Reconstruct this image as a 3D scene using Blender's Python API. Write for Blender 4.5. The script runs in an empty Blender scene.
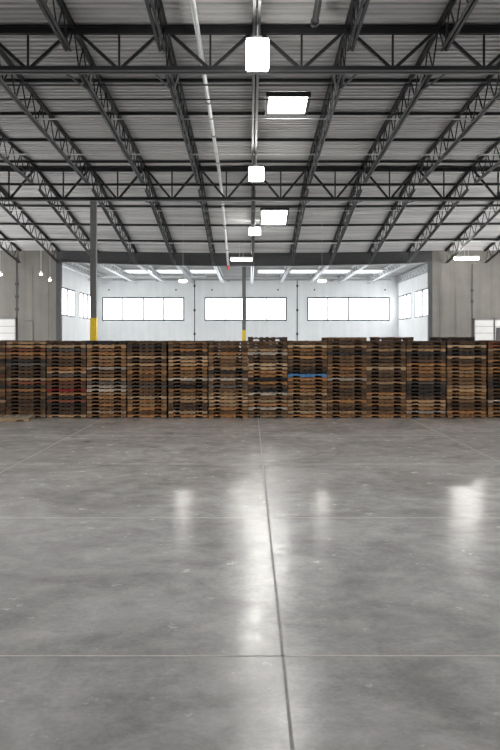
import bpy, bmesh, math, random
from mathutils import Vector, Matrix
random.seed(7)
S = bpy.context.scene
C = S.collection
PI = math.pi

# ------------------------------------------------------------------ helpers
def box(bm, x0, x1, y0, y1, z0, z1):
    v = [bm.verts.new(p) for p in ((x0,y0,z0),(x1,y0,z0),(x1,y1,z0),(x0,y1,z0),
                                   (x0,y0,z1),(x1,y0,z1),(x1,y1,z1),(x0,y1,z1))]
    for f in ((0,3,2,1),(4,5,6,7),(0,1,5,4),(1,2,6,5),(2,3,7,6),(3,0,4,7)):
        bm.faces.new([v[i] for i in f])

def bar(bm, p, q, w, h, up=(0,0,1)):
    """a straight bar of width w and height h from p to q"""
    p, q = Vector(p), Vector(q)
    d = (q-p).normalized(); u = Vector(up)
    if abs(d.dot(u)) > .98: u = Vector((0,1,0))
    s = d.cross(u).normalized(); t = s.cross(d).normalized()
    r = []
    for e in (p, q):
        for a, b in ((-1,-1),(1,-1),(1,1),(-1,1)):
            r.append(bm.verts.new(e + s*(a*w/2) + t*(b*h/2)))
    for f in ((3,2,1,0),(4,5,6,7),(0,1,5,4),(1,2,6,5),(2,3,7,6),(3,0,4,7)):
        bm.faces.new([r[i] for i in f])

def angle_pair(bm, p, q, leg, t, gap, flip=1):
    """two steel angles back to back; flip=1 puts the flat legs on top"""
    p, q = Vector(p), Vector(q)
    d = (q-p).normalized(); s = d.cross(Vector((0,0,1))).normalized(); u = s.cross(d).normalized()
    for k in (-1, 1):
        o = s*(k*(gap/2+t/2))
        bar(bm, p+o, q+o, t, leg)
        o2 = s*(k*(gap/2+leg/2)) + u*(flip*(leg/2-t/2))
        bar(bm, p+o2, q+o2, leg, t)

def tube(bm, pts, r, n=10):
    pts = [Vector(p) for p in pts]
    rings = []
    for i, p in enumerate(pts):
        a = pts[max(i-1,0)]; b = pts[min(i+1,len(pts)-1)]
        d = (b-a).normalized()
        u = Vector((0,0,1)) if abs(d.z) < .9 else Vector((1,0,0))
        s = d.cross(u).normalized(); t = s.cross(d).normalized()
        rings.append([bm.verts.new(p + s*(r*math.cos(2*PI*k/n)) + t*(r*math.sin(2*PI*k/n))) for k in range(n)])
    for a, b in zip(rings, rings[1:]):
        for k in range(n):
            bm.faces.new((a[k], a[(k+1)%n], b[(k+1)%n], b[k]))
    bm.faces.new(rings[0][::-1]); bm.faces.new(rings[-1])

def lathe(bm, prof, c, n=20):
    rings = []
    for r, z in prof:
        rings.append([bm.verts.new((c[0]+r*math.cos(2*PI*k/n), c[1]+r*math.sin(2*PI*k/n), c[2]+z)) for k in range(n)])
    for a, b in zip(rings, rings[1:]):
        for k in range(n):
            bm.faces.new((a[k], a[(k+1)%n], b[(k+1)%n], b[k]))
    bm.faces.new(rings[0][::-1]); bm.faces.new(rings[-1])

def mesh(name, bm, m, smooth=False):
    bmesh.ops.recalc_face_normals(bm, faces=bm.faces)
    me = bpy.data.meshes.new(name); bm.to_mesh(me); bm.free()
    if m: me.materials.append(m)
    if smooth:
        for p in me.polygons: p.use_smooth = True
    return me

def obj(name, bm, m, parent=None, smooth=False):
    o = bpy.data.objects.new(name, mesh(name, bm, m, smooth)); C.objects.link(o)
    if parent:
        o.parent = parent
        o.matrix_parent_inverse = Matrix.Translation(-parent.location)   # meshes are written in world metres
    return o

def tag(o, label, cat, group=None):
    o['label'] = label; o['category'] = cat
    if group: o['group'] = group
    return o

def thing(name, label, cat, loc=(0,0,0), group=None):
    o = bpy.data.objects.new(name, None); C.objects.link(o)
    o.location = loc; o.empty_display_size = .2
    return tag(o, label, cat, group)

def struct(name, bm, m, parent=None):
    o = obj(name, bm, m, parent)
    if not parent: o['kind'] = 'structure'
    return o

def B(): return bmesh.new()

ORD = ['zeroth','first','second','third','fourth','fifth','sixth','seventh','eighth','ninth','tenth','eleventh',
       'twelfth','thirteenth','fourteenth','fifteenth','sixteenth','seventeenth','eighteenth','nineteenth','twentieth','twenty-first','twenty-second']

# ------------------------------------------------------------------ materials
def nodes(name):
    m = bpy.data.materials.new(name); m.use_nodes = True
    nt = m.node_tree
    return m, nt, nt.nodes['Principled BSDF'], nt.nodes.new, nt.links.new

def plain(name, col, rough=.6, metal=0., var=.12, scale=6., spec=.5):
    """one colour with a slight grimy variation"""
    m, nt, b, N, L = nodes(name)
    tc = N('ShaderNodeTexCoord'); no = N('ShaderNodeTexNoise'); no.inputs['Scale'].default_value = scale
    no.inputs['Detail'].default_value = 5
    L(tc.outputs['Object'], no.inputs['Vector'])
    r = N('ShaderNodeValToRGB')
    r.color_ramp.elements[0].position = .3; r.color_ramp.elements[1].position = .7
    r.color_ramp.elements[0].color = tuple(c*(1-var) for c in col)+(1,)
    r.color_ramp.elements[1].color = tuple(min(1,c*(1+var)) for c in col)+(1,)
    L(no.outputs['Fac'], r.inputs['Fac']); L(r.outputs['Color'], b.inputs['Base Color'])
    b.inputs['Roughness'].default_value = rough; b.inputs['Metallic'].default_value = metal
    b.inputs['Specular IOR Level'].default_value = spec
    return m

def glow(name, col, strength):
    m, nt, b, N, L = nodes(name)
    b.inputs['Base Color'].default_value = (.9,.9,.9,1)
    b.inputs['Emission Color'].default_value = col+(1,)
    b.inputs['Emission Strength'].default_value = strength
    b.inputs['Roughness'].default_value = .4
    return m

def wood(name, col):
    m, nt, b, N, L = nodes(name)
    tc = N('ShaderNodeTexCoord'); oi = N('ShaderNodeObjectInfo')
    add = N('ShaderNodeVectorMath'); add.operation = 'ADD'
    mul = N('ShaderNodeVectorMath'); mul.operation = 'SCALE'
    comb = N('ShaderNodeCombineXYZ')
    for k in range(3): L(oi.outputs['Random'], comb.inputs[k])
    L(comb.outputs[0], mul.inputs[0]); mul.inputs['Scale'].default_value = 40
    L(tc.outputs['Object'], add.inputs[0]); L(mul.outputs[0], add.inputs[1])
    mp = N('ShaderNodeMapping'); mp.inputs['Scale'].default_value = (1.2, 1.6, 14)
    L(add.outputs[0], mp.inputs['Vector'])
    no = N('ShaderNodeTexNoise'); no.inputs['Scale'].default_value = 4; no.inputs['Detail'].default_value = 6
    L(mp.outputs[0], no.inputs['Vector'])
    r = N('ShaderNodeValToRGB'); e = r.color_ramp.elements
    e[0].position = .3; e[1].position = .72
    e[0].color = tuple(c*.42 for c in col)+(1,); e[1].color = tuple(c*min(1.45, .62/max(col)) for c in col)+(1,)
    L(no.outputs['Fac'], r.inputs['Fac'])
    hs = N('ShaderNodeHueSaturation'); hs.inputs['Saturation'].default_value = 1.0
    mr = N('ShaderNodeMapRange'); mr.inputs['To Min'].default_value = .9; mr.inputs['To Max'].default_value = 1.6
    L(oi.outputs['Random'], mr.inputs['Value']); L(mr.outputs[0], hs.inputs['Value'])
    L(r.outputs['Color'], hs.inputs['Color']); L(hs.outputs[0], b.inputs['Base Color'])
    b.inputs['Roughness'].default_value = .8
    return m

def floor_material():
    m, nt, b, N, L = nodes('polished_concrete')
    tc = N('ShaderNodeTexCoord')
    def noise(scale, detail, rough=.55, dist=0):
        n = N('ShaderNodeTexNoise'); n.inputs['Scale'].default_value = scale; n.inputs['Detail'].default_value = detail
        n.inputs['Roughness'].default_value = rough; n.inputs['Distortion'].default_value = dist
        L(tc.outputs['Object'], n.inputs['Vector']); return n
    def ramp(src, a, ca, z, cz):
        r = N('ShaderNodeValToRGB'); e = r.color_ramp.elements
        e[0].position = a; e[1].position = z; e[0].color = (ca,)*3+(1,) if not isinstance(ca, tuple) else ca
        e[1].color = (cz,)*3+(1,) if not isinstance(cz, tuple) else cz
        L(src, r.inputs['Fac']); return r
    def mult(a, c, f=1.):
        x = N('ShaderNodeMix'); x.data_type = 'RGBA'; x.blend_type = 'MULTIPLY'; x.inputs['Factor'].default_value = f
        L(a, x.inputs['A']); L(c, x.inputs['B']); return x.outputs['Result']
    big = ramp(noise(.55, 6, .62, .6).outputs['Fac'], .36, (FL*.74,FL*.725,FL*.715,1), .64, (FL*1.18,FL*1.165,FL*1.155,1))
    mid = ramp(noise(2.6, 8, .7, .3).outputs['Fac'], .22, .50, .80, 1.12)
    fine = ramp(noise(22, 6, .7).outputs['Fac'], .22, .62, .78, 1.08)
    c = mult(mult(big.outputs['Color'], mid.outputs['Color'], .8), fine.outputs['Color'], .7)
    # pale scuffs
    sc = ramp(noise(1.3, 10, .75, 1.2).outputs['Fac'], .42, 0., .86, 1.)
    x = N('ShaderNodeMix'); x.data_type = 'RGBA'; L(sc.outputs['Color'], x.inputs['Factor'])
    L(c, x.inputs['A']); x.inputs['B'].default_value = (FL*1.35,)*3+(1,)
    y = N('ShaderNodeMix'); y.data_type = 'RGBA'; y.inputs['Factor'].default_value = .45
    L(c, y.inputs['A']); L(x.outputs['Result'], y.inputs['B'])
    col = y.outputs['Result']
    # dark tyre arcs: thin rings about a few turning points
    sep = N('ShaderNodeSeparateXYZ'); L(tc.outputs['Object'], sep.inputs[0])
    for cx, cy, rad, w in ((-.4,18.2,1.9,.05),(-.4,18.2,2.35,.05),(3.6,20.5,2.4,.06),(-4.6,17.0,3.0,.05),(6.3,18.9,1.6,.05)):
        d = N('ShaderNodeVectorMath'); d.operation = 'DISTANCE'
        cb = N('ShaderNodeCombineXYZ'); L(sep.outputs[0], cb.inputs[0]); L(sep.outputs[1], cb.inputs[1])
        L(cb.outputs[0], d.inputs[0]); d.inputs[1].default_value = (cx,cy,0)
        a = N('ShaderNodeMath'); a.operation = 'SUBTRACT'; L(d.outputs['Value'], a.inputs[0]); a.inputs[1].default_value = rad
        ab = N('ShaderNodeMath'); ab.operation = 'ABSOLUTE'; L(a.outputs[0], ab.inputs[0])
        mr = N('ShaderNodeMapRange'); mr.inputs['From Min'].default_value = w*.4; mr.inputs['From Max'].default_value = w*1.8
        mr.inputs['To Min'].default_value = .88; mr.inputs['To Max'].default_value = 1.
        L(ab.outputs[0], mr.inputs['Value'])
        mm = N('ShaderNodeMix'); mm.data_type = 'RGBA'; mm.blend_type = 'MULTIPLY'; mm.inputs['Factor'].default_value = 1
        L(col, mm.inputs['A']); L(mr.outputs[0], mm.inputs['B']); col = mm.outputs['Result']
    L(col, b.inputs['Base Color'])
    rr = N('ShaderNodeMapRange'); rr.inputs['From Min'].default_value = .3; rr.inputs['From Max'].default_value = .7
    rr.inputs['To Min'].default_value = .12; rr.inputs['To Max'].default_value = .30
    L(noise(3.5, 8, .7).outputs['Fac'], rr.inputs['Value']); L(rr.outputs[0], b.inputs['Roughness'])
    b.inputs['Specular IOR Level'].default_value = .6
    bp = N('ShaderNodeBump'); bp.inputs['Strength'].default_value = .10; bp.inputs['Distance'].default_value = .02
    L(noise(3.2, 7, .65).outputs['Fac'], bp.inputs['Height']); L(bp.outputs[0], b.inputs['Normal'])
    return m

def concrete(name, col, streak=.3):
    m, nt, b, N, L = nodes(name)
    tc = N('ShaderNodeTexCoord')
    mp = N('ShaderNodeMapping'); mp.inputs['Scale'].default_value = (2.2, 2.2, .06)
    L(tc.outputs['Object'], mp.inputs['Vector'])
    n1 = N('ShaderNodeTexNoise'); n1.inputs['Scale'].default_value = 1.6; n1.inputs['Detail'].default_value = 6
    L(mp.outputs[0], n1.inputs['Vector'])
    n2 = N('ShaderNodeTexNoise'); n2.inputs['Scale'].default_value = 1.1; n2.inputs['Detail'].default_value = 8
    L(tc.outputs['Object'], n2.inputs['Vector'])
    mx = N('ShaderNodeMix'); mx.data_type = 'FLOAT'; mx.inputs['Factor'].default_value = .45
    L(n1.outputs['Fac'], mx.inputs['A']); L(n2.outputs['Fac'], mx.inputs['B'])
    r = N('ShaderNodeValToRGB'); e = r.color_ramp.elements; e[0].position = .32; e[1].position = .66
    e[0].color = tuple(c*(1-streak) for c in col)+(1,); e[1].color = tuple(c*(1+streak*.35) for c in col)+(1,)
    L(mx.outputs['Result'], r.inputs['Fac']); L(r.outputs['Color'], b.inputs['Base Color'])
    b.inputs['Roughness'].default_value = .85
    return m

def deck_material():
    m, nt, b, N, L = nodes('white_primed_roof_deck')
    tc = N('ShaderNodeTexCoord')
    mp = N('ShaderNodeMapping'); mp.inputs['Scale'].default_value = (.08, 1.2, 1)
    L(tc.outputs['Object'], mp.inputs['Vector'])
    n = N('ShaderNodeTexNoise'); n.inputs['Scale'].default_value = 2; n.inputs['Detail'].default_value = 7
    L(mp.outputs[0], n.inputs['Vector'])
    r = N('ShaderNodeValToRGB'); e = r.color_ramp.elements; e[0].position = .3; e[1].position = .7
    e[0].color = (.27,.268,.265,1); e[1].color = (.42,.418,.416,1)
    L(n.outputs['Fac'], r.inputs['Fac']); L(r.outputs['Color'], b.inputs['Base Color'])
    b.inputs['Roughness'].default_value = .75; b.inputs['Specular IOR Level'].default_value = .2
    return m

FL = .62
M = dict(
    floor=floor_material(),
    joint_grey=plain('grey_groove', (.16,.155,.145), .7, 0, .2),  # thin grey lines on the concrete wall
    joint=plain('joint_sealant', (.66,.63,.58), .6, 0, .15),
    saw_cut=plain('saw_cut_joint', (.36,.35,.34), .5, 0, .2),
    deck=deck_material(),
    steel=plain('dark_primer_steel', (.016,.0165,.018), .5, .0, .15, spec=.3),
    header=plain('grey_painted_steel', (.030,.031,.033), .55, .1, .15),
    silver=plain('galvanised_steel', (.55,.56,.57), .35, .6, .1),
    wire=plain('grey_wire', (.45,.45,.45), .5, .3, .05),
    column=plain('grey_column_paint', (.13,.13,.128), .5, 0, .1),
    yellow=plain('yellow_safety_paint', (.80,.56,.03), .5, 0, .08),
    red=plain('red_paint', (.45,.05,.04), .5, 0, .1),
    concrete=concrete('cast_concrete', (.135,.128,.116)),
    white_wall=concrete('white_painted_concrete', (.84,.85,.85), .08),
    white_door=plain('white_door_steel', (.40,.40,.395), .45, 0, .04),
    dark=plain('black_rubber', (.02,.02,.02), .6, 0, .1),
    frame=plain('dark_bronze_window_frame', (.06,.06,.065), .5, .2, .08),
    pane=glow('daylit_window', (.93,.97,1.), 4.2),
    sky=glow('daylit_skylight', (1,.985,.96), 10.),
    sky2=glow('daylit_far_skylight', (.92,.97,1.), 2.6),
    lamp=glow('lamp_lens', (1.,.985,.93), 26.),
    bright=glow('bright_lamp_lens', (1.,.985,.94), 65.),
    fixture=plain('white_fixture_enamel', (.75,.75,.74), .4, 0, .04),
)
WOOD = {
    'd': ('dark brown', (.095,.056,.033)), 'b': ('mid brown', (.185,.100,.048)), 't': ('tan', (.46,.285,.15)),
    'o': ('orange brown', (.38,.185,.070)), 'p': ('pale straw coloured', (.58,.40,.235)), 'w': ('bleached whitish', (.60,.51,.41)),
    'k': ('blackened', (.036,.031,.029)), 'g': ('weathered grey', (.125,.105,.09)), 'r': ('reddish brown', (.20,.065,.035)),
    'R': ('red painted', (.30,.022,.022)), 'B': ('bright blue painted', (.10,.27,.55)),
}
WM = {k: wood(v[0].replace(' ', '_')+'_wood', v[1]) for k, v in WOOD.items()}

# ------------------------------------------------------------------ camera: eye level with the tops of the stacks
cam = bpy.data.cameras.new('camera'); co = bpy.data.objects.new('camera', cam); C.objects.link(co)
co.location = (0, 0, 2.4); co.rotation_euler = (PI/2, 0, 0)
cam.sensor_fit = 'VERTICAL'; cam.sensor_height = 36; cam.lens = 833/750*36; cam.shift_y = -34/750
cam.clip_end = 300
S.camera = co

# ------------------------------------------------------------------ layout of the hall (metres)
Y1, Y2, YH, YB = 22.3, 37.4, 52.7, 70.3        # near girder, far girder, wall with the opening, end wall of the bright bay
SP, X0 = 2.44, .16                             # joist spacing
WX = 22.                                       # half width of the hall
ADDED_DOORWAYS = ((8, 12, 4.), (29, 34, 6), (35, 40, 6), (41, 46, 6.2), (47, 52, 6.2))  # side openings added out of view to brighten the hall
def head_z(x):  return 8.06 - .16*max(0, 1-(x/12)**2)
def head_b(x):  return 7.40 - .25*max(0, 1-(x/12)**2)
def roof_z(x, y):
    if y <= Y2: return 10.77 + (Y1-y)*.039
    t = (y-Y2)/(YH-Y2)
    return 10.18*(1-t) + head_z(x)*t

# floor and its saw-cut joints
bm = B(); box(bm, -WX-.3, WX+.3, -9, YB+.3, -.2, 0); struct('floor', bm, M['floor'])
n = 1
for x in (-4.55, .25, 4.95):
    bm = B(); box(bm, x-.012, x+.012, -9, YB, .0003, .0013); struct('trim_%d' % n, bm, M['saw_cut']); n += 1
for y in (1.4, 6.35, 11.3, 16.25, 21.2):
    bm = B(); box(bm, -WX, WX, y-.011, y+.011, .0003, .0013); struct('trim_%d' % n, bm, M['joint']); n += 1

# roof deck: ribbed sheet, ribs across the hall
def deck(name, y0, y1, zf, xs, period=.30, dep=.05, m='deck'):
    bm = B(); rows = []; y = y0
    while y < y1-1e-6:
        for f, h in ((0,0),(.42,0),(.5,dep),(.92,dep)):
            yy = min(y+f*period, y1); rows.append((yy, h))
        y += period
    rows.append((y1, 0))
    grid = [[bm.verts.new((x, yy, zf(x, yy)+.06+h)) for x in xs] for yy, h in rows]
    for a, b in zip(grid, grid[1:]):
        if (a[0].co-b[0].co).length < 1e-5: continue
        for i in range(len(xs)-1): bm.faces.new((a[i], a[i+1], b[i+1], b[i]))
    o = struct(name, bm, M[m])
    sol = o.modifiers.new('thick', 'SOLIDIFY'); sol.thickness = .01; sol.offset = 1
    return o
xs = [-WX] + [-12+2*i for i in range(13)] + [WX]
deck('ceiling', -9, YH+.16, roof_z, xs)
ROOMZ = 7.75
deck('ceiling', YH+.3, YB, lambda x, y: ROOMZ, [-13, 12.5])

# ------------------------------------------------------------------ walls
def wall(name, x0, x1, y0, y1, z0, z1, m):
    bm = B(); box(bm, x0, x1, y0, y1, z0, z1); return struct(name, bm, M[m])
OL, OR = -11.95, 11.3                         # the wide opening into the bright bay
bm = B(); box(bm, -WX, OL-.02, YH, YH+.25, 0, 8.6); struct('wall_left_of_opening', bm, M['concrete'])
bm = B(); box(bm, OR+.02, WX, YH, YH+.25, 0, 8.6); struct('wall_right_of_opening', bm, M['concrete'])
# long side walls with unseen loading doorways added to let daylight in
for nm, xa, xb in (('wall_left', -WX-.3, -WX), ('wall_right', WX, WX+.3)):
    bm = B(); box(bm, xa, xb, -9, YH+.25, 6.4, 12.2)
    e = -9
    for a, b, h in ADDED_DOORWAYS: box(bm, xa, xb, e, a, 0, 6.4); box(bm, xa, xb, a, b, h, 6.4); e = b
    box(bm, xa, xb, e, YH+.25, 0, 6.4)
    struct(nm, bm, M['concrete'])
wall('wall_above_opening', OL-.02, OR+.02, YH+.17, YH+.25, 7.70, 8.6, 'concrete')
wall('wall_rear', -WX-.3, WX+.3, -9.3, -9, 0, 12.2, 'concrete')
# dark steel jambs of the opening
bm = B(); box(bm, OL-.30, OL, YH-.08, YH+.3, 0, 7.42); struct('trim_%d' % n, bm, M['header']); n += 1
bm = B(); box(bm, OR, OR+.22, YH-.08, YH+.3, 0, 7.42); struct('trim_%d' % n, bm, M['header']); n += 1

# walls of the bright bay with real window openings
def holed_wall(name, axis, pos, thick, a0, a1, z1, holes, m):
    """wall across 'x' or along 'y' with rectangular openings (a, b, zlo, zhi)"""
    bm = B()
    def put(a, b, z0, z1):
        if axis == 'x': box(bm, a, b, pos, pos+thick, z0, z1)
        else: box(bm, pos, pos+thick, a, b, z0, z1)
    zl, zh = holes[0][2], holes[0][3]
    put(a0, a1, 0, zl); put(a0, a1, zh, z1)
    e = a0
    for h in holes: put(e, h[0], zl, zh); e = h[1]
    put(e, a1, zl, zh)
    return struct(name, bm, M[m])
KB = 833/YB
def bx_(px): return (px-250)/KB
ZL, ZH = 4.10, 6.10
back = [(bx_(102.3), bx_(184.2), ZL, ZH), (bx_(204.6), bx_(286.7), ZL, ZH), (bx_(307.2), bx_(389.6), ZL, ZH)]
holed_wall('wall_back', 'x', YB, .25, -13.25, 12.75, 8.1, back, 'white_wall')
leftw = [(54.0, 61.9, ZL+.05, ZH+.05), (63.6, 68.2, ZL+.05, ZH+.05)]
rightw = [(54.6, 63.2, ZL+.05, ZH+.05), (64.8, 69.7, ZL+.05, ZH+.05)]
holed_wall('wall_bay_left', 'y', -13.25, .25, YH+.25, YB, 8.1, leftw, 'white_wall')
holed_wall('wall_bay_right', 'y', 12.5, .25, YH+.25, YB, 8.1, rightw, 'white_wall')
wn = 1
def window(axis, pos, a, b, zl, zh, np_):
    global wn
    r = bpy.data.objects.new('window_%d' % wn, None); C.objects.link(r); wn += 1; r['kind'] = 'structure'
    c = (a+b)/2; r.location = (c, pos, zl) if axis == 'x' else (pos, c, zl)
    f = B(); t = .075
    def put(bm, u0, u1, d0, d1, z0, z1):
        if axis == 'x': box(bm, u0, u1, pos+d0, pos+d1, z0, z1)
        else: box(bm, pos+d0, pos+d1, u0, u1, z0, z1)
    put(f, a, a+t*1.5, -.07, .05, zl, zh); put(f, b-t*1.5, b, -.05, .05, zl, zh)
    put(f, a, b, -.05, .05, zl, zl+t*1.5); put(f, a, b, -.05, .05, zh-t*1.5, zh)
    for k in range(1, np_):
        u = a+(b-a)*k/np_; mt = .065 if axis == 'x' else .19; put(f, u-mt, u+mt, -.06, .06, zl, zh)
    obj('window_frame', f, M['frame'], r)
    w = (b-a)/np_
    for k in range(np_):
        p = B(); put(p, a+w*k+.03, a+w*(k+1)-.03, -.008, .008, zl+.05, zh-.05); obj('pane', p, M['pane'], r)
for a, b, l, h in back: window('x', YB+.04, a, b, l, h, 4)
for a, b, l, h in leftw: window('y', -13.04, a, b, l, h, 3)
for a, b, l, h in rightw: window('y', 12.54, a, b, l, h, 3)

# vertical panel joints with bolts (structure)
def panel_joint(x, y, z0, z1, w, m, bolts=()):
    global n
    bm = B(); box(bm, x-w/2, x+w/2, y-.02, y+.01, z0, z1)
    for z in bolts: box(bm, x-w*1.2, x+w*1.2, y-.035, y, z-.09, z+.09)
    struct('trim_%d' % n, bm, M[m]); n += 1
for px in (194.6, 297.2): panel_joint(bx_(px), YB, 0, 7.6, .07, 'header', (3.0, 5.0, 7.05))
panel_joint(-14.75, YH, 0, 7.7, .09, 'dark', (4.4, 5.2, 6.0))
panel_joint(14.05, YH, 0, 7.3, .07, 'header', (4.9, 5.6))
for x in (-13.75, -12.75, 12.05, 13.0): panel_joint(x, YH, 0, 7.3, .014, 'joint_grey')

# loading doors in the outer wall: white sectional doors
dn = 1
def dock_door(x0, x1, ztop, louvre=None):
    global dn
    r = bpy.data.objects.new('door_%d' % dn, None); C.objects.link(r); dn += 1; r['kind'] = 'structure'
    r.location = ((x0+x1)/2, YH, 0)
    zs = [0, .62, 1.25, 1.87, 2.44, 2.9, 3.33, ztop]
    for a, b in zip(zs, zs[1:]):
        bm = B(); box(bm, x0, x1, YH-.10, YH-.03, a+.015, b-.015)
        for k in range(1, 4): 
            z = a+(b-a)*k/4; box(bm, x0+.03, x1-.03, YH-.108, YH-.10, z-.01, z+.01)
        obj('door_panel', bm, M['white_door'], r)
    bm = B(); box(bm, x0-.07, x0, YH-.12, YH-.01, 0, ztop+.08); box(bm, x1, x1+.07, YH-.12, YH-.01, 0, ztop+.08)
    box(bm, x0-.07, x1+.07, YH-.12, YH-.01, ztop, ztop+.08); obj('door_frame', bm, M['column'], r)
dock_door(-18.0, -14.85, 3.78)
dock_door(14.22, 15.38, 3.72)
dock_door(15.48, 18.2, 3.72)
r = thing('wall_louvre', 'dark slatted vent louvre on the white loading door at far right', 'vent', (16.2, YH-.15, 2.3))
bm = B(); box(bm, 15.55, 16.9, YH-.14, YH-.11, 2.35, 3.25); obj('back_plate', bm, M['dark'], r)
for k in range(5):
    bm = B(); z = 2.42+.17*k; box(bm, 15.55, 16.9, YH-.20, YH-.14, z, z+.05); obj('slat', bm, M['header'], r)

# conduits on the left concrete wall
bm = B(); tube(bm, [(-14.2,YH-.04,3.66),(-13.85,YH-.04,3.68),(-13.76,YH-.04,3.6),(-13.75,YH-.04,0.1)], .035, 8)
tag(obj('wall_conduit', bm, M['column']), 'thin grey conduit hooked down the left concrete wall beside the loading door', 'conduit')

# ------------------------------------------------------------------ header beam over the opening
bm = B()
N_ = 24; xs_ = [OL-.3+(OR+.22-OL+.3)*i/N_ for i in range(N_+1)]
def beam_strip(bm, f0, f1, y0, y1):
    rows = []
    for x in xs_:
        rows.append([bm.verts.new((x,y0,f0(x))), bm.verts.new((x,y1,f0(x))), bm.verts.new((x,y1,f1(x))), bm.verts.new((x,y0,f1(x)))])
    for a, b in zip(rows, rows[1:]):
        for k in range(4): bm.faces.new((a[k], a[(k+1)%4], b[(k+1)%4], b[k]))
    bm.faces.new(rows[0]); bm.faces.new(rows[-1][::-1])
hd = thing('header_beam', 'deep dark steel header beam spanning the wide opening to the bright bay', 'beam', (0, YH+.1, 7.2))
beam_strip(bm, lambda x: head_b(x)+.07, lambda x: head_z(x)-.04, YH-.02, YH+.16); obj('web', bm, M['header'], hd)
bm = B(); beam_strip(bm, lambda x: head_b(x)-.01, lambda x: head_b(x)+.07, YH-.14, YH+.26); obj('bottom_flange', bm, M['header'], hd)
bm = B(); beam_strip(bm, lambda x: head_z(x)-.04, lambda x: head_z(x)+.05, YH-.12, YH+.16); obj('top_flange', bm, M['header'], hd)

# ------------------------------------------------------------------ girder trusses across the hall
def girder(y, ztop, depth, name_label, kmin, kmax, braces):
    zb = ztop-depth
    xa, xb = X0+SP*kmin-SP/2, X0+SP*kmax+SP/2
    g = thing('girder_truss', name_label, 'roof truss', (0, y, zb), 'girder trusses across the hall')
    bm = B(); angle_pair(bm, (xa,y,ztop), (xb,y,ztop), .17, .03, .08, 1); obj('top_chord', bm, M['steel'], g)
    bm = B(); angle_pair(bm, (xa,y,zb), (xb,y,zb), .15, .03, .08, -1); obj('bottom_chord', bm, M['steel'], g)
    for k in range(kmin, kmax+1):
        x = X0+SP*k
        for s in (-1, 1):
            bm = B(); bar(bm, (x+s*.12,y,ztop-.05), (x+s*(SP/2-.08),y,zb+.05), .09, .09, (0,1,0)); obj('diagonal', bm, M['steel'], g)
        if k < kmax:
            bm = B(); bar(bm, (x+SP/2,y,zb), (x+SP/2,y,ztop), .055, .055, (0,1,0)); obj('vertical', bm, M['steel'], g)
    for k in braces:                                   # slanted thin braces up to the joists behind
        x = X0+SP*k
        for s in (-1, 1):
            bm = B(); bar(bm, (x+s*.42,y+.05,zb+.05), (x+s*.06,y+2.2,roof_z(x,y+2.2)-.88), .04, .04); obj('brace', bm, M['steel'], g)
    return g
girder(Y1, 10.70, 1.03, 'near dark steel girder truss across the top of the hall', -5, 5, (-2,-1,1,2))
girder(Y2, 10.10, 1.32, 'far dark steel girder truss carried by the yellow-footed column', -7, 7, (-3,-2,-1,1,2,3))

# ------------------------------------------------------------------ open-web joists running away from the camera
def joist(k, y0, y1, bay, drop=.8, full_end=False):
    x = X0+SP*k
    A, Bp = Vector((x,y0,roof_z(x,y0+.01)-.02)), Vector((x,y1,roof_z(x,y1-.01)-.02))
    # follow the roof of this bay only
    if bay == 2: A.z = 10.18-.02
    if k == 0: side = 'on the centre line'
    else: side = '%s %s of the centre line' % (ORD[abs(k)], 'left' if k < 0 else 'right')
    where = {0:'before the near girder', 1:'between both girders', 2:'behind the far girder'}[bay]
    g = thing('roof_joist', 'steel lattice joist %s, %s' % (where, side), 'roof joist', (x, (y0+y1)/2, roof_z(x,(y0+y1)/2)-drop), 'lattice joists under the roof deck')
    d = (Bp-A); L_ = d.length
    P = lambda t, dz: A + d*(t/L_) + Vector((0,0,dz))
    bm = B(); angle_pair(bm, P(.0,0), P(L_,0), .075, .014, .04, 1); obj('top_chord', bm, M['steel'], g)
    e0 = .6; e1 = L_-(.12 if full_end else .6)
    bm = B(); angle_pair(bm, P(e0,-drop), P(e1,-drop), .075, .014, .04, -1); obj('bottom_chord', bm, M['steel'], g)
    bm = B(); nseg = 22; pts = []
    step = (e1-e0-.1)/nseg
    pts = [P(.05,-.02)] + [P(e0+.05+step*i, -drop if i % 2 == 0 else 0) for i in range(nseg+1)]
    if not full_end: pts.append(P(L_-.05,-.02))
    for p, q in zip(pts, pts[1:]): bar(bm, p, q, .034, .034)
    obj('web', bm, M['steel'], g)
for k in range(-4, 5): joist(k, 7.3, Y1-.02, 0)
for k in range(-6, 7): joist(k, Y1+.02, Y2-.02, 1)
for k in range(-8, 8): joist(k, Y2+.02, YH-.16, 2, .74, True)
# purlins under the deck, across the joists
for i, y in enumerate((19.55, 26.25, 29.6, 32.95, 36.3, 39.65, 43.0, 46.35, 49.7)):
    hw = 9 if y < Y1 else (13 if y < Y2 else 17)
    bm = B(); nx = 16
    xs2 = [-hw+2*hw*j/nx for j in range(nx+1)]
    for a, b in zip(xs2, xs2[1:]): bar(bm, (a,y,roof_z(a,y)-.01), (b,y,roof_z(b,y)-.01), .08, .10)
    tag(obj('purlin', bm, M['steel']), 'dark purlin across the underside of the roof deck, %s from the camera' % ORD[i+1], 'purlin', 'purlins under the roof deck')
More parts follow.
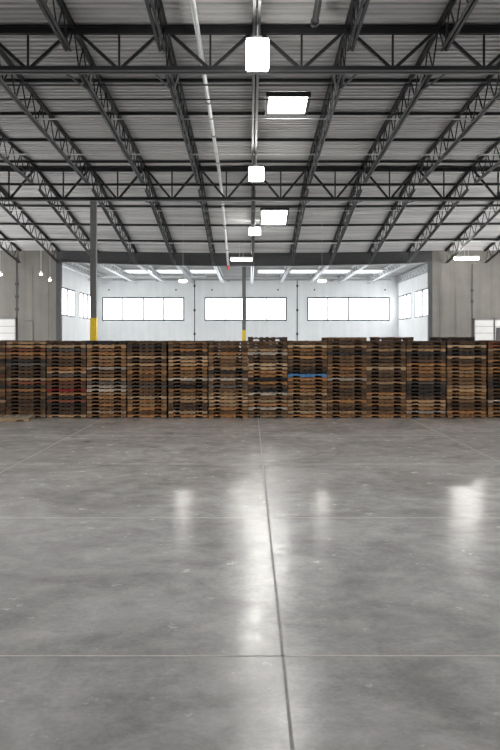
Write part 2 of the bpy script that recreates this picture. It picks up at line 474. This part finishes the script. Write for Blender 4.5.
# thin bridging rods along the joist bottom chords
for i, (y, m, r_) in enumerate(((24.6,'steel',.022),(25.9,'steel',.022),(27.9,'silver',.022),(32.4,'silver',.03),(40.8,'steel',.025),(41.6,'silver',.02),(44.2,'steel',.025),(48.4,'silver',.035))):
    hw = 13 if y < Y2 else 17
    bm = B(); xs2 = [-hw+2*hw*j/16 for j in range(17)]
    dz = .72 if y < Y2 else (.66 if y < 48 else .48)
    tube(bm, [(a, y, roof_z(a,y)-dz) for a in xs2], r_, 8)
    col = 'silvery' if m == 'silver' else 'dark'
    tag(obj('bridging_rod', bm, M[m], None, True), 'thin %s rod running crosswise through the joists, %s such rod from the camera' % (col, ORD[i+1]), 'rod', 'crosswise rods through the joists')

# joists of the bright bay and their skylights
for k in range(-5, 6):
    x = X0+SP*k
    side = 'on the centre line' if k == 0 else '%s %s of centre' % (ORD[abs(k)], 'left' if k < 0 else 'right')
    g = thing('roof_joist', 'pale lit lattice joist of the bright bay beyond the header, %s' % side, 'roof joist', (x, 61, 7.2), 'lattice joists of the bright bay')
    bm = B(); angle_pair(bm, (x,YH+.4,7.72), (x,YB-.02,7.72), .08, .015, .04); obj('top_chord', bm, M['silver'], g)
    bm = B(); angle_pair(bm, (x,YH+.6,7.27), (x,YB-.1,7.27), .08, .015, .04, -1); obj('bottom_chord', bm, M['silver'], g)
    bm = B()
    ys = [YH+.6+i*.62 for i in range(28)]
    for i in range(27): bar(bm, (x,ys[i],7.70 if i % 2 else 7.28), (x,ys[i+1],7.28 if i % 2 else 7.70), .035, .035)
    obj('web', bm, M['silver'], g)

def skylight(x0, x1, y0, y1, label, room=False, m='sky'):
    zc = (lambda y: ROOMZ+.025) if room else (lambda y: roof_z((x0+x1)/2, y)+.02)
    o = thing('skylight', label, 'skylight', ((x0+x1)/2, (y0+y1)/2, zc((y0+y1)/2)-.1), 'skylights in the roof')
    t = .09
    bm = B()
    for (a,b,c,d) in ((x0-t,x0,y0-t,y1+t),(x1,x1+t,y0-t,y1+t)):
        bar(bm, ((a+b)/2,c,zc(c)-.06), ((a+b)/2,d,zc(d)-.06), t, .16)
    for yy in (y0-t/2, y1+t/2): bar(bm, (x0-t,yy,zc(yy)-.06), (x1+t,yy,zc(yy)-.06), t, .16)
    obj('curb', bm, M['steel'] if not room else M['white_door'], o)
    bm = B(); bar(bm, ((x0+x1)/2,y0,zc(y0)-.05), ((x0+x1)/2,y1,zc(y1)-.05), x1-x0, .03); obj('diffuser', bm, M[m], o)
skylight(.62, 1.92, 27.5, 29.4, 'larger bright square skylight right of centre between the two girder trusses')
skylight(.62, 1.95, 43.3, 46.0, 'smaller bright skylight right of centre beyond the far girder truss')
for j, y in enumerate((8.0, 15.8)):  # out-of-view rows added to light the floor and stack fronts
    for i, x in enumerate((-11, -5, 1.4, 7, 13)):
        skylight(x-.65, x+.65, y, y+2.4, 'added unseen skylight overhead, %s from left in the %s row before the camera' % (ORD[i+1], ORD[j+1]))
for side, x in (('left', -17.0), ('right', 17.0)):  # outside the view, added so the hidden floor brightens the far roof
    for j, y in enumerate((40.0, 43.3)):
        skylight(x-1.2, x+1.2, y, y+2.6, 'added unseen skylight beyond the far girder, far out %s, %s from camera' % (side, ORD[j+1]))
for i, c in enumerate((-8.4, -6.0, -3.5, 1.6, 4.05, 6.5, 8.95)):
    skylight(c-.95, c+.95, 61.6, 64.6, 'bright skylight of the far bay above its windows, %s from left' % ORD[i+1], True, 'sky2')

# ------------------------------------------------------------------ columns
def column(x, y, ztop, zy, w, label):
    c = thing('steel_column', label, 'column', (x, y, 0), 'steel columns with yellow feet')
    bm = B(); box(bm, x-w/2, x+w/2, y-w/2, y+w/2, zy, ztop); obj('shaft', bm, M['column'], c)
    bm = B(); box(bm, x-w/2-.004, x+w/2+.004, y-w/2-.004, y+w/2+.004, .02, zy); obj('painted_foot', bm, M['yellow'], c)
    bm = B(); box(bm, x-w*.9, x+w*.9, y-w*.9, y+w*.9, 0, .02); obj('base_plate', bm, M['column'], c)
    bm = B(); box(bm, x-w*.75, x+w*.75, y-w*.75, y+w*.75, ztop, ztop+.03); obj('cap_plate', bm, M['column'], c)
column(-7.02, Y2, 8.65, 3.43, .27, 'tall dark steel column with yellow foot left of centre under far girder truss')
column(-.43, 60, 7.75, 3.19, .26, 'slender grey steel column with yellow foot near centre in the bright bay')

# ------------------------------------------------------------------ pipes
r = thing('sprinkler_main', 'long silver pipe running along the roof just left of the centre lamps', 'pipe', (-1.36, 37, 9))
bm = B(); pts = [(-1.36, 12, 10.6), (-1.36,Y1,10.42), (-1.36,30,10.12), (-1.36,36.5,9.9), (-1.36,38.5,9.72), (-1.36,46,8.4), (-1.36,YH-.4,7.15)]
tube(bm, pts, .068, 14); obj('pipe', bm, M['silver'], r, True)
bm = B(); tube(bm, [(-1.36,YH-.4,7.15),(-1.36,YH-.4,6.9)], .09, 12); obj('red_end_fitting', bm, M['red'], r)
def pz(y):
    for a, b in zip(pts, pts[1:]):
        if a[1] <= y <= b[1]: return a[2]+(b[2]-a[2])*(y-a[1])/(b[1]-a[1])
for y in (24.0, 27.2, 31.0, 35.0, 41.0, 45.0, 49.0):
    z = pz(y); z2 = pz(y+.12); bm = B(); tube(bm, [(-1.36,y,z),(-1.36,y+.12,z2)], .088, 12); obj('coupling', bm, M['column'], r)
for y in (25.2, 33.5, 43.6, 48.0):
    bm = B(); z = pz(y); tube(bm, [(-1.36,y,z+.05),(-1.36,y,roof_z(-1.36,y)+.05)], .012, 6); obj('hanger', bm, M['column'], r)
r = thing('drain_pipe', 'short dark pipe with capped end near the top right of centre', 'pipe', (1.63, 18, 10.6))
bm = B(); tube(bm, [(1.63,10,10.95),(1.63,20.9,10.42)], .085, 14); obj('pipe', bm, M['steel'], r, True)
bm = B(); tube(bm, [(1.63,20.85,10.42),(1.63,21.05,10.41)], .105, 14); obj('end_cap', bm, M['steel'], r)
bm = B(); tube(bm, [(1.63,19,10.5),(1.63,19,roof_z(1.63,19)+.05)], .012, 6); obj('hanger', bm, M['steel'], r)
# sprinkler pipe of the bright bay
r = thing('sprinkler_branch', 'white pipe along the end wall of the bright bay above its windows', 'pipe', (0, 66, 7.3))
zpipe = 2.4+(341-276.5)*66.4/833
bm = B(); tube(bm, [(-12.9,66.4,zpipe-.3),(-11.9,66.4,zpipe-.05),(-11.5,66.4,zpipe),(-3.5,66.4,zpipe)], .09, 10); obj('pipe', bm, M['fixture'], r, True)
for x in (-10.6,-8.2,-5.8,-4.0):
    bm = B(); tube(bm, [(x,66.4,zpipe),(x,66.4,ROOMZ+.03)], .012, 6); obj('hanger', bm, M['silver'], r)
bm = B(); tube(bm, [(-11.6,YB-.07,2.4+61*YB/833),(11.9,YB-.07,2.4+61*YB/833)], .045, 8)
for px in (126, 157.5, 228, 332, 372):
    x = bx_(px); box(bm, x-.12, x+.12, YB-.13, YB-.02, 7.40, 7.60)
tag(obj('wall_conduit', bm, M['silver']), 'thin horizontal conduit with boxes high on the white end wall', 'conduit')
# small dark fixing points on the end wall
for i, px in enumerate((176, 212, 278, 314.5, 109, 385)):
    x = bx_(px); bm = B(); tube(bm, [(x,YB-.03,6.72),(x,YB,6.72)], .07, 10)
    tag(obj('lifting_socket', bm, M['header']), 'small dark round socket on the white end wall above its windows', 'wall socket', 'dark sockets on the end wall')

# ------------------------------------------------------------------ lamps
def highbay(x, y, z, w, h, label):
    o = thing('high_bay_lamp', label, 'lamp', (x, y, z-h/2), 'square high bay lamps on the centre line')
    bm = B(); box(bm, x-w/2, x+w/2, y-w/2, y+w/2, z-h/2, z+h/2)
    bmesh.ops.bevel(bm, geom=bm.edges[:], offset=.03, segments=2, affect='EDGES'); obj('lens', bm, M['lamp'], o)
    bm = B(); box(bm, x-w*.5, x+w*.5, y-w*.5, y+w*.5, z+h/2, z+h/2+.025); box(bm, x-w*.2, x+w*.2, y-w*.2, y+w*.2, z+h/2+.025, z+h/2+.12); obj('ballast', bm, M['fixture'], o)  # wide thin top plate added to keep lens light off the roof
    bm = B(); tube(bm, [(x,y,z+h/2+.08),(x,y,roof_z(x,y)+.04)], .02, 8); obj('rod', bm, M['silver'], o)
highbay(.18, 20.0, 9.26, .54, .62, 'big bright square high bay lamp near the top centre')
highbay(.24, 32.0, 8.80, .57, .44, 'mid sized bright high bay lamp between the two girder trusses')
highbay(.26, 45.0, 8.32, .60, .34, 'small bright high bay lamp beside the far square skylight')
def batten(x, y, z, l, label):
    o = thing('strip_lamp', label, 'lamp', (x, y, z-.1), 'hanging strip lamps')
    bm = B(); box(bm, x-l/2, x+l/2, y-.11, y+.11, z-.02, z+.07); hs = obj('housing', bm, M['fixture'], o)
    bm = B(); tube(bm, [(x-l/2+.03,y,z-.07),(x+l/2-.03,y,z-.07)], .075, 12); obj('tube', bm, M['bright'] if x > 5 else M['lamp'], hs)
    for s in (-1, 1):
        bm = B(); tube(bm, [(x+s*l*.08,y,z+.06),(x+s*l*.08,y,roof_z(x,y)+.07)], .012, 6); obj('wire', bm, M['wire'], o)
batten(-.52, 50., 7.36, 1.35, 'white strip lamp hung in front of the header beam near centre')
batten(13.0, 50., 7.42, 1.5, 'white strip lamp hung before the right concrete wall')
def dome(x, y, z, r_, label, wire=.012):
    o = thing('pendant_lamp', label, 'lamp', (x, y, z-.05), 'hanging pendant lamps')
    bm = B(); lathe(bm, [(.05,.16),(r_*.5,.12),(r_*.9,.04),(r_,0),(r_*.95,-.01)], (x,y,z), 20); sh = obj('shade', bm, M['fixture'], o, True)
    bm = B(); lathe(bm, [(r_*.9,-.01),(r_*.75,-.06),(r_*.3,-.09)], (x,y,z), 20); obj('lens', bm, M['bright'] if r_ > .2 else M['lamp'], sh, True)
    bm = B(); tube(bm, [(x,y,z+.15),(x,y,roof_z(x,y)+.04)], wire, 6); obj('cord', bm, M['wire'], o)
dome((183-250)/19.83, 42, 5.45, .24, 'low hanging pendant lamp seen before the white wall left of centre', .006)
dome((322-250)/19.83, 42, 5.45, .24, 'low hanging pendant lamp seen before the white wall right of centre', .006)
dome((41-250)/16.66, 50, 6.45, .10, 'small pendant lamp on a long cord before the left concrete wall', .016)
dome((50-250)/16.4, 50.8, 6.15, .09, 'small low pendant lamp beside the left edge of the opening', .006)
dome((.5-250)/16.66, 50, 6.42, .11, 'small pendant lamp at the left edge of the view', .006)

# ------------------------------------------------------------------ pallets
W, D, H = 1.219, 1.016, .1144
ST, DK = .0824, .016
def stringer_bm(y):
    """side board with two fork notches cut in its lower edge, running along x"""
    bm = B(); z0, z1 = DK, DK+ST; t = .019; h = W/2
    prof = [(-h,z0)]
    for c in (-h+.152, h-.152-.229):
        prof += [(c,z0),(c+.012,z0+.038),(c+.030,z0+.046),(c+.199,z0+.046),(c+.217,z0+.038),(c+.229,z0)]
    prof += [(h,z0),(h,z1),(-h,z1)]
    a = [bm.verts.new((x,y-t,z)) for x, z in prof]; b = [bm.verts.new((x,y+t,z)) for x, z in prof]
    bm.faces.new(a); bm.faces.new(b[::-1])
    for i in range(len(prof)): bm.faces.new((a[i], b[i], b[(i+1)%len(prof)], a[(i+1)%len(prof)]))
    return bm
def boards_bm(z, spec):
    bm = B(); rr = random.Random(3)
    for x, w in spec:
        e = rr.uniform(-.006, .006); box(bm, x-w/2, x+w/2, -D/2+e, D/2+e, z, z+DK-.0005)
    return bm
top_spec = [(-.5395,.14),(-.365,.09),(-.185,.09),(0,.09),(.185,.09),(.365,.09),(.5395,.14)]
bot_spec = [(-.5395,.14),(-.19,.09),(0,.09),(.19,.09),(.5395,.14)]
PARTS = [('stringer', mesh('stringer_%d' % i, stringer_bm(y), WM['b'])) for i, y in enumerate((-D/2+.022, 0, D/2-.022))]
PARTS.append(('top_deck', mesh('top_deck', boards_bm(DK+ST, top_spec), WM['b'])))
PARTS.append(('bottom_deck', mesh('bottom_deck', boards_bm(0, bot_spec), WM['b'])))
bm = B(); rr = random.Random(8)
for x, w in top_spec:
    e = rr.uniform(-.02, .02); q = rr.uniform(0, .012); box(bm, x-w/2+rr.uniform(-.02,.02), x+w/2+rr.uniform(-.02,.02), -D/2+e, D/2+e, DK+ST-.002, DK*2+ST+q)
WORN = mesh('worn_deck', bm, WM['b'])
def pallet(x, y, z, rz, key, label, group, deckkey=None, tilt=(0,0), worn=False):
    p = bpy.data.objects.new('pallet', None); C.objects.link(p)
    p.location = (x,y,z); p.rotation_euler = (tilt[0],tilt[1],rz); p.empty_display_size = .2
    tag(p, label, 'pallet', group)
    for nm, me in PARTS:
        if worn and nm == 'top_deck': me = WORN
        o = bpy.data.objects.new(nm, me); C.objects.link(o); o.parent = p
        o.material_slots[0].link = 'OBJECT'
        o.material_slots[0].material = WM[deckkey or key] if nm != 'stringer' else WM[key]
    return p
STACKS = [  # from left; each string reads from the top pallet down
 (-14.4,'dbdtokdbdrbdkobdpdbdo'), (26.0,'ttrobkgdddprkodbdddbp'), (66.4,'dpgbbddotgordRokrkddt'), (106.5,'ktbotbowbbtgwwtobobpo'),
 (146.9,'dkdbtdtbobodgbbpotobo'), (187.9,'bbodpttobowdkobttddpo'), (228.1,'dbdotbbtkbwbgbtptpobo'), (267.9,'dbdtwbbppookodkwbpowbto'[:22]),
 (307.5,'bpobodbdkBobootbtpbpo'), (347.1,'bdtdkbbbobowbbddbobdto'), (386.2,'ddtdbdbpddbtddotbodbo'), (426.2,'dbtkddooobogkkkdttowo'),
 (466.7,'dpdktdbotobbttotbdboo'), (507.8,'rrtbbodoobdkkbddwboto')]
KS = 32.0; YS = 833/KS
rng = random.Random(11)
for s, (px, keys) in enumerate(STACKS):
    cx = (px-250)/KS; nL = len(keys)
    sx = rng.uniform(-.002,.002); lean = rng.uniform(-.004,.004)
    for i, key in enumerate(reversed(keys)):
        pos = 'topmost' if i == nL-1 else ('lowest' if i == 0 else ORD[i+1]+' from the floor')
        which = 'rightmost stack' if s == 13 else ('leftmost stack' if s == 0 else ORD[s+1]+' stack from left')
        lab = '%s wooden pallet, %s in the %s' % (WOOD[key][0], pos, which)
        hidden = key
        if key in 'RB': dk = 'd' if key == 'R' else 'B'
        else: dk = rng.choice([key, 'd', 'k', 'k', 'k', 'd', 'd'])  # mostly dark decks: aged board ends plus layer-gap shade put into the colour
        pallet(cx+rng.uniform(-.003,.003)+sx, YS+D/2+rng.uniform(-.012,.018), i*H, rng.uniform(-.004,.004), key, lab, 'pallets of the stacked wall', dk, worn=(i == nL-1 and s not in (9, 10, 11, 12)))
pallet((395-250)/KS, YS+.68, 21*H, .01, 'd', 'dark wooden pallet lying loose on top, bridging the eleventh and twelfth stacks', 'loose pallets', 'b', worn=True)
pallet((456.5-250)/KS, YS+.66, 21*H, -.012, 'k', 'blackened wooden pallet lying loose on top across the twelfth and thirteenth stacks', 'loose pallets', 'd', worn=True)
pallet(-7.22, 25.23, 0., .08, 'p', 'pale splintered wooden pallet lying loose on the floor before the leftmost stacks', 'loose pallets', 'w', (.0,.0), True)

# the rows behind the front one: only glimpsed through gaps and fork notches, kept as one object
bm = B(); rr = random.Random(5)
src = bmesh.new()
for nm, me in PARTS: src.from_mesh(me)
flat = bpy.data.meshes.new('tmp'); src.to_mesh(flat); src.free()
tall = [(px-250)/KS for px, keys in STACKS]
spots = [(x, 0, 22 if j in (7, 9) else 21) for j, x in enumerate(tall)] + [(-8.6+1.27*j, D+.12, 21) for j in range(15)]
for sx, dy, nn in spots:
    for i in range(nn):
        k0 = len(bm.verts); bm.from_mesh(flat); bm.verts.ensure_lookup_table()
        T = Matrix.Translation((sx+rr.uniform(-.02,.02), YS+D+.12+D/2+dy+rr.uniform(-.03,.03), i*H)) @ Matrix.Rotation(rr.uniform(-.01,.01), 4, 'Z')
        bmesh.ops.transform(bm, matrix=T, verts=bm.verts[k0:])
bpy.data.meshes.remove(flat)
o = tag(obj('pallet_rows', bm, WM['b']), 'further rows of stacked brown wooden pallets behind the front wall of stacks', 'pallets')
o['kind'] = 'stuff'

# ------------------------------------------------------------------ daylight
w = bpy.data.worlds.new('overcast'); S.world = w; w.use_nodes = True
bg = w.node_tree.nodes['Background']; bg.inputs['Color'].default_value = (1,.99,.985,1); bg.inputs['Strength'].default_value = 8.0

S.view_settings.view_transform = 'Standard'; S.view_settings.look = 'None'
S.view_settings.gamma = 1; S.view_settings.use_curve_mapping = False
S.view_settings.exposure = 0.66
